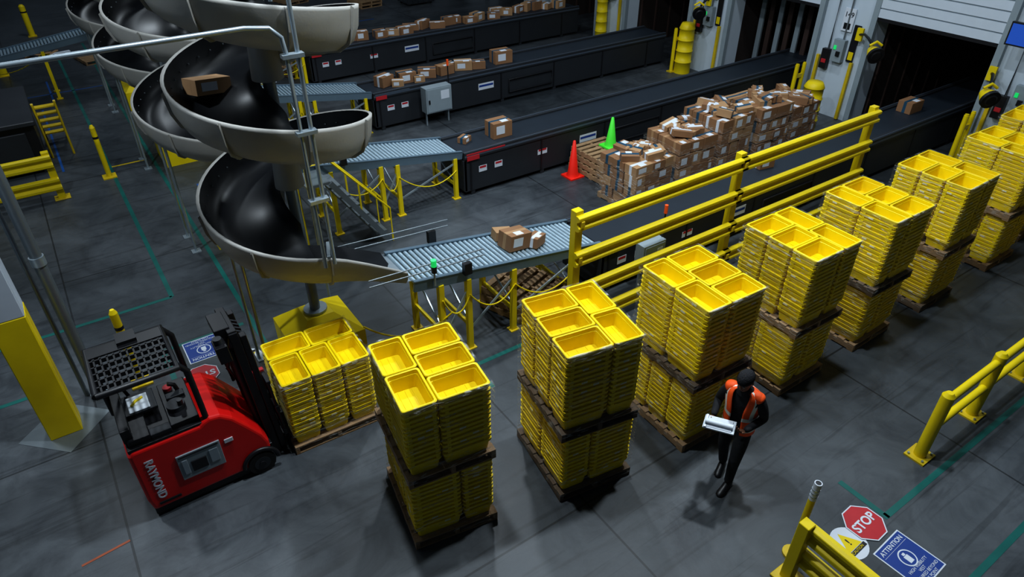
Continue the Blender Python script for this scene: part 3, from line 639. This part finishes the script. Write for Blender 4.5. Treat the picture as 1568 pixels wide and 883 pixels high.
# ---------------------------------------------------------------- stand-up fork truck
FX,FY=-0.60,6.48
ft=empty('forklift',(FX,FY,0))
mb=MB()
side=[(0.03,.13),(0,.3),(0,1.04),(0.04,1.09),(.76,1.09),(.80,1.12),(.88,1.15),(1.00,1.13),(1.12,1.02),(1.26,.80),(1.38,.60),(1.43,.45),(1.43,.30),(1.20,.30),(1.12,.13)]
mb.prism(side,0,0.92,'red'); mb.build('body_shell',parent=ft,bevel=0.04,seg=3)
mb=MB()
mb.box(0.03,1.15,0.03,0.89,0.03,0.15,'black'); mb.box(1.1,1.46,0.05,0.87,0.06,0.35,'black')
mb.box(0.02,0.80,0.02,0.90,1.07,1.12,'black'); mb.box(0.05,0.28,0.06,0.86,1.12,1.20,'black'); mb.box(0.50,0.80,0.08,0.86,1.12,1.19,'black')
mb.box(0.28,0.5,0.06,0.18,1.12,1.18,'dgrey')
mb.cyl((0.62,0.35,1.19),(0.62,0.35,1.25),0.10,'dgrey',n=20); mb.cyl((0.67,0.30,1.25),(0.67,0.30,1.32),0.03,'black',n=10); mb.tube([(0.7,0.62,1.19),(0.68,0.62,1.30),(0.62,0.62,1.34)],0.025,'black')
mb.box(0.55,0.75,0.5,0.6,1.19,1.23,'dgrey'); mb.cyl((0.60,0.72,1.19),(0.60,0.72,1.23),0.05,'signred',n=12)
mb.box(0.02,0.12,0.1,0.82,1.16,1.34,'black')
mb.box(0.16,0.38,0.46,0.74,1.24,1.255,'paper'); mb.tube([(0.2,0.56,1.265),(0.25,0.62,1.27),(0.33,0.66,1.265)],0.016,'yel'); mb.box(0.1,0.45,0.44,0.80,1.2,1.24,'dgrey')
mb.build('deck',parent=ft,bevel=0.02,seg=2)
mb=MB()
mb.box(0.42,0.90,-0.02,0.0,0.42,0.80,'grey'); mb.box(0.55,0.72,-0.03,-0.018,0.50,0.66,'black'); mb.box(0.44,0.88,-0.028,-0.02,0.76,0.79,'dgrey'); mb.box(0.76,0.86,-0.03,-0.018,0.52,0.72,'galv'); mb.box(0.46,0.52,-0.03,-0.018,0.5,0.72,'galv')
mb.box(0.10,0.34,-0.012,0,0.20,0.24,'black'); mb.box(0.95,1.05,-0.012,0,0.70,0.76,'label')
mb.build('battery_panel',parent=ft,bevel=0.008)
t=text('RAYMOND','side_lettering',(0.16,-0.006,0.60),(R(90),R(90),0),0.125,'label',ft,0.002,0.004)
mb=MB()
for y0,y1 in ((-0.03,0.13),(0.79,0.95)):
    for (x,r_) in ((1.28,0.165),):
        mb.cyl((x,y0,r_),(x,y1,r_),r_,'tyre',n=28); mb.cyl((x,y0-0.005,r_),(x,y0,r_),r_*0.6,'dgrey',n=20); mb.cyl((x,y0-0.02,r_),(x,y0,r_),0.04,'black',n=12)
mb.cyl((0.3,0.35,0.12),(0.3,0.5,0.12),0.12,'tyre',n=24)
pts=[(1.28+0.21*math.cos(R(a)),-0.012,0.17+0.21*math.sin(R(a))) for a in range(0,181,15)]
mb.tube(pts,0.028,'black'); mb.build('wheels',parent=ft)
mb=MB(); sh=Matrix.Identity(4); sh[0][2]=-0.06; sh[0][3]=-0.03; mb.T=sh
for y in (0.18,0.68):
    mb.box(1.50,1.60,y,y+0.09,0.05,2.02,'black'); mb.box(1.61,1.68,y+0.0,y+0.09,0.08,1.95,'black')
    mb.cyl((1.47,y+0.1,0.1),(1.47,y+0.1,1.75),0.035,'dgrey')
for z in (0.15,0.6,1.1,1.92): mb.box(1.50,1.60,0.20,0.73,z,z+0.12,'black')
mb.cyl((1.62,0.465,0.1),(1.62,0.465,1.6),0.06,'black',n=14)
for y in (0.34,0.42,0.5,0.58): mb.tube([(1.66,y,0.5),(1.66,y,1.9),(1.58,y,1.95)],0.014,'dgrey')
mb.box(1.69,1.74,0.08,0.84,0.35,0.45,'black'); mb.box(1.69,1.74,0.08,0.84,0.75,0.85,'black')
for y in (0.1,0.28,0.46,0.64,0.80): mb.box(1.70,1.73,y-0.015,y+0.015,0.35,1.25,'black')
mb.box(1.69,1.74,0.08,0.84,1.22,1.27,'black')
for y in (0.22,0.60): mb.box(1.74,1.78,y,y+0.11,0.05,0.6,'dgrey'); mb.box(1.74,2.70,y,y+0.11,0.045,0.085,'dgrey')
mb.tube([(1.45,0.3,1.1),(1.38,0.3,1.5),(1.48,0.3,1.9),(1.55,0.32,1.98)],0.022,'black'); mb.tube([(1.40,0.55,1.1),(1.36,0.55,1.6),(1.5,0.55,2.0)],0.022,'black')
mb.box(1.38,1.55,0.28,0.64,1.93,2.06,'black'); mb.box(1.32,1.45,0.10,0.30,1.72,1.95,'black'); mb.cyl((1.38,0.2,1.95),(1.38,0.2,2.02),0.05,'dgrey')
mb.box(1.45,1.70,0.36,0.57,0.9,1.2,'dgrey'); mb.box(1.60,1.74,0.30,0.36,1.0,1.3,'signred')
mb.build('mast',parent=ft,bevel=0.006)
mb=MB(); zg=1.97
x0,x1,y0,y1=-0.02,0.76,0.0,0.84
mb.tube([(x0,y0,zg),(x1,y0,zg),(x1,y1,zg),(x0,y1,zg),(x0,y0,zg)],0.036,'black',10)
for i in range(1,12): x=x0+(x1-x0)*i/12; mb.box(x-0.009,x+0.009,y0,y1,zg-0.03,zg+0.02,'black')
for i in range(1,7): y=y0+(y1-y0)*i/7; mb.box(x0,x1,y-0.009,y+0.009,zg-0.03,zg+0.02,'black')
mb.box(x0,x1,y1-0.2,y1,zg+0.01,zg+0.03,'black')
for y in (0.06,0.80):
    mb.tube([(x1,y,zg),(x1+0.08,y,zg-0.12),(x1+0.10,y,1.1)],0.034,'black',10)
mb.tube([(x0,0.80,zg),(x0+0.02,0.80,1.06)],0.034,'black',10); mb.tube([(x0+0.05,y0+0.82,zg+0.02),(x0+0.25,y1+0.02,1.06)],0.02,'black',8)
mb.box(0.3,0.5,0.7,0.9,zg+0.02,zg+0.07,'black')
mb.build('overhead_guard',parent=ft)

# ---------------------------------------------------------------- worker
PX,PY=5.33,3.13
wk=empty('warehouse_worker',(PX,PY,0),R(-74))
def skin_obj(name,verts,edges,radii,k,parent,root=0,sub=2,smooth=True):
    me=bpy.data.meshes.new(name); me.from_pydata(verts,edges,[]); ob=bpy.data.objects.new(name,me); sc.collection.objects.link(ob)
    md=ob.modifiers.new('skin','SKIN'); md.use_smooth_shade=True
    if not me.skin_vertices:
        bpy.context.view_layer.objects.active=ob; bpy.ops.mesh.customdata_skin_add()
    for i,r in enumerate(radii):
        d=me.skin_vertices[0].data[i]; d.radius=(r,r) if not isinstance(r,tuple) else r; d.use_root=(i==root)
    s2=ob.modifiers.new('sub','SUBSURF'); s2.levels=sub; s2.render_levels=sub
    me.materials.append(M[k]); ob.parent=parent; return ob
bv=[(0,.03,.98),(0,.025,1.12),(0,.0,1.30),(0,-.03,1.44),(0,-.06,1.55),(0,-.09,1.63),
    (.175,-.03,1.465),(.265,.02,1.20),(.15,-.23,1.13),
    (-.175,-.03,1.465),(-.275,.0,1.20),(-.215,-.25,1.15),
    (.095,.02,.92),(.105,-.10,.52),(.095,-.10,.09),
    (-.095,.03,.92),(-.11,.05,.52),(-.095,.16,.10),
    (.232,-.005,1.33),(-.235,-.01,1.33),(.10,-.04,.74),(-.10,.04,.74),(.10,-.105,.38),(-.105,.10,.36)]
be=[(0,1),(1,2),(2,3),(3,4),(4,5),(3,6),(6,18),(18,7),(7,8),(3,9),(9,19),(19,10),(10,11),(0,12),(12,20),(20,13),(13,22),(22,14),(0,15),(15,21),(21,16),(16,23),(23,17)]
br_=[(.165,.13),(.15,.12),(.165,.125),(.13,.11),.062,.055,.078,.056,.038,.078,.056,.038,.108,.074,.054,.108,.074,.054,.066,.066,.095,.095,.066,.066]
skin_obj('body',bv,be,br_,'cloth',wk)
mb=MB()
for (x,y,tl,a) in ((.095,-.10,0,-0.1),(-.095,.16,0.0,0.15)):
    old=mb.T; mb.T=Matrix.Translation((x,y,0))@Matrix.Rotation(a,4,'Z')
    rings=[]
    for (yy,wd,hh) in ((0.085,0.02,0.05),(0.075,0.035,0.09),(0.03,0.043,0.12),(-0.03,0.045,0.12),(-0.09,0.046,0.085),(-0.15,0.048,0.06),(-0.19,0.036,0.045),(-0.205,0.015,0.03)):
        rings.append([(wd*math.cos(2*math.pi*j/14),yy,max(0.0,hh/2+hh/2*math.sin(2*math.pi*j/14)*1.0)) for j in range(14)])
    mb.loft(rings,'black',True); mb.box(-0.042,0.042,-0.18,0.075,0.0,0.018,'dgrey'); mb.T=old
mb.build('shoes',parent=wk)
mb=MB(); mb.T=Matrix.Translation((0,-.115,1.725))@Matrix.Rotation(R(-8),4,'Z')@Matrix.Rotation(R(22),4,'X')
prof=[(-.125,.018,-.060,-.03),(-.115,.038,-.088,.0),(-.095,.052,-.098,.03),(-.07,.060,-.100,.065),(-.04,.067,-.098,.085),(-.01,.072,-.096,.095),(.02,.075,-.097,.102),(.05,.075,-.096,.103),(.08,.070,-.086,.095),(.105,.055,-.064,.075),(.122,.03,-.032,.04),(.128,.006,-.006,.008)]
def hring(z,wx,yf_,yb_,g=0,n=24):
    r=[]
    for j in range(n):
        a=2*math.pi*j/n; c,s_=math.cos(a),math.sin(a); yc=(yf_+yb_)/2; hy=(yb_-yf_)/2
        r.append(((wx+g)*c,yc+(hy+g)*s_*1.0,z))
    return r
mb.loft([hring(*p) for p in prof],'skin',True)
cap=[(.035,.075,-.0965,.103)]+prof[7:]
mb.loft([hring(z,w_,a,b,0.010) for z,w_,a,b in cap],'hair',True,cap0=False)
mb.loft([hring(.035,.075,-.097,.102,0.002),hring(.033,.075,-.097,.102,0.015),hring(.06,.075,-.096,.103,0.014)],'hair',True,cap0=False,cap1=False)
mb.loft([[(-.004,-.097,.012),(.004,-.097,.012),(.006,-.094,.012),(-.006,-.094,.012)],[(-.012,-.122,-.035),(.012,-.122,-.035),(.018,-.095,-.035),(-.018,-.095,-.035)],[(-.008,-.105,-.045),(.008,-.105,-.045),(.012,-.095,-.045),(-.012,-.095,-.045)]],'skin',True)
for sx in (-1,1):
    mb.cyl((sx*.030,-.086,0.0),(sx*.030,-.0955,0.0),.011,'label',.007,10); mb.cyl((sx*.030,-.093,0.0),(sx*.030,-.0975,0.0),.005,'black',.004,8)
    mb.box(sx*.030-.014,sx*.030+.014,-.098,-.088,.013,.018,'hair')
    mb.loft([[(sx*(.070+q),.005+e*math.cos(2*math.pi*j/10),-.01+1.6*e*math.sin(2*math.pi*j/10)) for j in range(10)] for q,e in ((0,.012),(.012,.020),(.016,.012))],'skin',True)
mb.box(-.022,.022,-.103,-.09,-.070,-.062,'lips')
mb.build('head',parent=wk)
mb=MB(); mb.T=Matrix.Translation((0,-.075,1.58))@Matrix.Rotation(R(18),4,'X')
mb.loft([[(r*math.cos(2*math.pi*j/20),r*.9*math.sin(2*math.pi*j/20),z) for j in range(20)] for r,z in ((.10,-.05),(.085,-.01),(.075,.03),(.068,.035),(.062,0.0))],'cloth',True,cap0=False,cap1=False); mb.build('collar',parent=wk)
mb=MB()
vr=[(.92,.190,.160,.03,24),(.97,.188,.158,.028,23),(1.03,.186,.156,.026,22),(1.09,.184,.154,.024,21),(1.14,.184,.154,.02,20),(1.20,.187,.155,.012,20),(1.27,.193,.157,.004,20),(1.33,.20,.158,-.004,21),(1.39,.205,.154,-.01,23),(1.45,.205,.144,-.018,25),(1.50,.185,.125,-.028,30),(1.535,.14,.10,-.035,38),(1.56,.09,.085,-.045,46)]
n=40; vv=[]; ff=[]; kk=[]
for z,a,b,yc,gap in vr:
    for j in range(n+1):
        t=R(-90+gap)+(2*math.pi-2*R(gap))*j/n; vv.append((a*math.cos(t),yc+b*math.sin(t),z+0.010*math.sin(3*t)*(z<0.95)))
for i in range(len(vr)-1):
    for j in range(n):
        k='orange'
        if i in (1,4): k='refl'
        elif i>4 and j in (3,4,n-5,n-4): k='refl'
        elif i>4 and (j in (15,24)): k='refl'
        a=i*(n+1)+j; ff.append((a,a+1,a+n+2,a+n+1)); kk.append(k)
mb.add(vv,ff,kk,True)
vo=mb.build('safety_vest',parent=wk); sd=vo.modifiers.new('solid','SOLIDIFY'); sd.thickness=0.007; sd.offset=1
for nm,q in (('vest_shoulder_left',1),('vest_shoulder_right',-1)):
    skin_obj(nm,[(q*0.07,-.04,1.525),(q*.15,-.035,1.50),(q*.205,-.028,1.45)],[(0,1),(1,2)],[.055,.082,.086],'orange',wk,sub=2)
def hand(name,w,d,up,side,curl,parent):
    w=Vector(w); d=Vector(d).normalized(); up=Vector(up); up=(up-d*up.dot(d)).normalized(); s_=d.cross(up).normalized()*side
    V=[tuple(w),tuple(w+d*.045)]; E=[(0,1)]; Rr=[(.026,.022),(.034,.02)]
    for off,l,kb in ((-.030,.068,.080),(-.010,.078,.088),(.011,.073,.086),(.030,.058,.078)):
        b=len(V); p=w+d*kb+s_*off; V.append(tuple(p)); E.append((1,b)); Rr.append(.0125)
        ang=0; q=p
        for seg in (.42,.32,.26):
            ang+=curl; dirv=d*math.cos(ang)-up*math.sin(ang); q=q+dirv*l*seg*1.15; V.append(tuple(q)); E.append((len(V)-2,len(V)-1)); Rr.append(.0095)
    b=len(V); p=w+d*.03-s_*.036; V.append(tuple(p)); E.append((1,b)); Rr.append(.014)
    q=p+(d*.6-s_*.6-up*.25).normalized()*.035; V.append(tuple(q)); E.append((b,b+1)); Rr.append(.0115)
    q=q+(d*.95-up*.3).normalized()*.03; V.append(tuple(q)); E.append((b+1,b+2)); Rr.append(.010)
    return skin_obj(name,V,E,Rr,'skin',parent,sub=1)
hand('hand_right',(-.215,-.25,1.15),(.25,-1,0.22),(0,.1,-1),1,R(28),wk)
hand('hand_left',(.15,-.23,1.13),(-.6,-.8,.35),(.3,.2,-1),-1,R(28),wk)
mb=MB(); mb.T=Matrix.Translation((-.08,-.40,1.215))@Euler((R(10),R(-4),R(14))).to_matrix().to_4x4()
mb.box(-.17,.17,-.09,.09,-.012,.012,'paper'); mb.box(-.14,.14,-.075,.075,.012,.020,'label'); mb.box(-.16,-.13,-.09,.09,.012,.026,'galv')
mb.loft([[(-.15,-.02+.030*math.cos(2*math.pi*j/12),.045+.026*math.sin(2*math.pi*j/12)) for j in range(12)],[(.15,-.02+.030*math.cos(2*math.pi*j/12),.045+.026*math.sin(2*math.pi*j/12)) for j in range(12)]],'paper',True)
mb.build('document_bundle',parent=wk,bevel=0.006)

# ---------------------------------------------------------------- lights
def lamp(x,y,z,e,size=1.2,col=(0.82,0.92,1.0)):
    l=bpy.data.lights.new('high_bay_light','AREA'); l.energy=e; l.size=size; l.shape='DISK'; l.color=col
    o=bpy.data.objects.new('high_bay_light',l); sc.collection.objects.link(o); o.location=(x,y,z)
lamp(6.8,4.6,10.2,490,0.4); lamp(2.4,6.0,10.2,450,0.4); lamp(12.5,5.2,10.2,120,0.6)
lamp(6.5,10.5,10.2,330,0.5); lamp(13,9.8,10.2,170,0.6)
lamp(-2.2,9.8,10.2,400,0.5); lamp(0.5,17,10.2,230,1.0); lamp(8,18,10.2,210,1.0); lamp(3,27,10.2,200,2)
w=bpy.data.worlds.new('World'); sc.world=w; w.use_nodes=True
w.node_tree.nodes['Background'].inputs[0].default_value=(0.24,0.42,0.66,1); w.node_tree.nodes['Background'].inputs[1].default_value=0.035

# ---------------------------------------------------------------- camera
c=bpy.data.cameras.new('Camera'); co=bpy.data.objects.new('Camera',c); sc.collection.objects.link(co)
co.location=(0,0,S); co.rotation_euler=(R(55),0,R(-34.5)); c.lens=24; c.sensor_width=36; c.clip_end=200; sc.camera=co
sc.view_settings.view_transform='Standard'
try: sc.view_settings.look='Medium High Contrast'
except Exception as ex: print('look',ex)
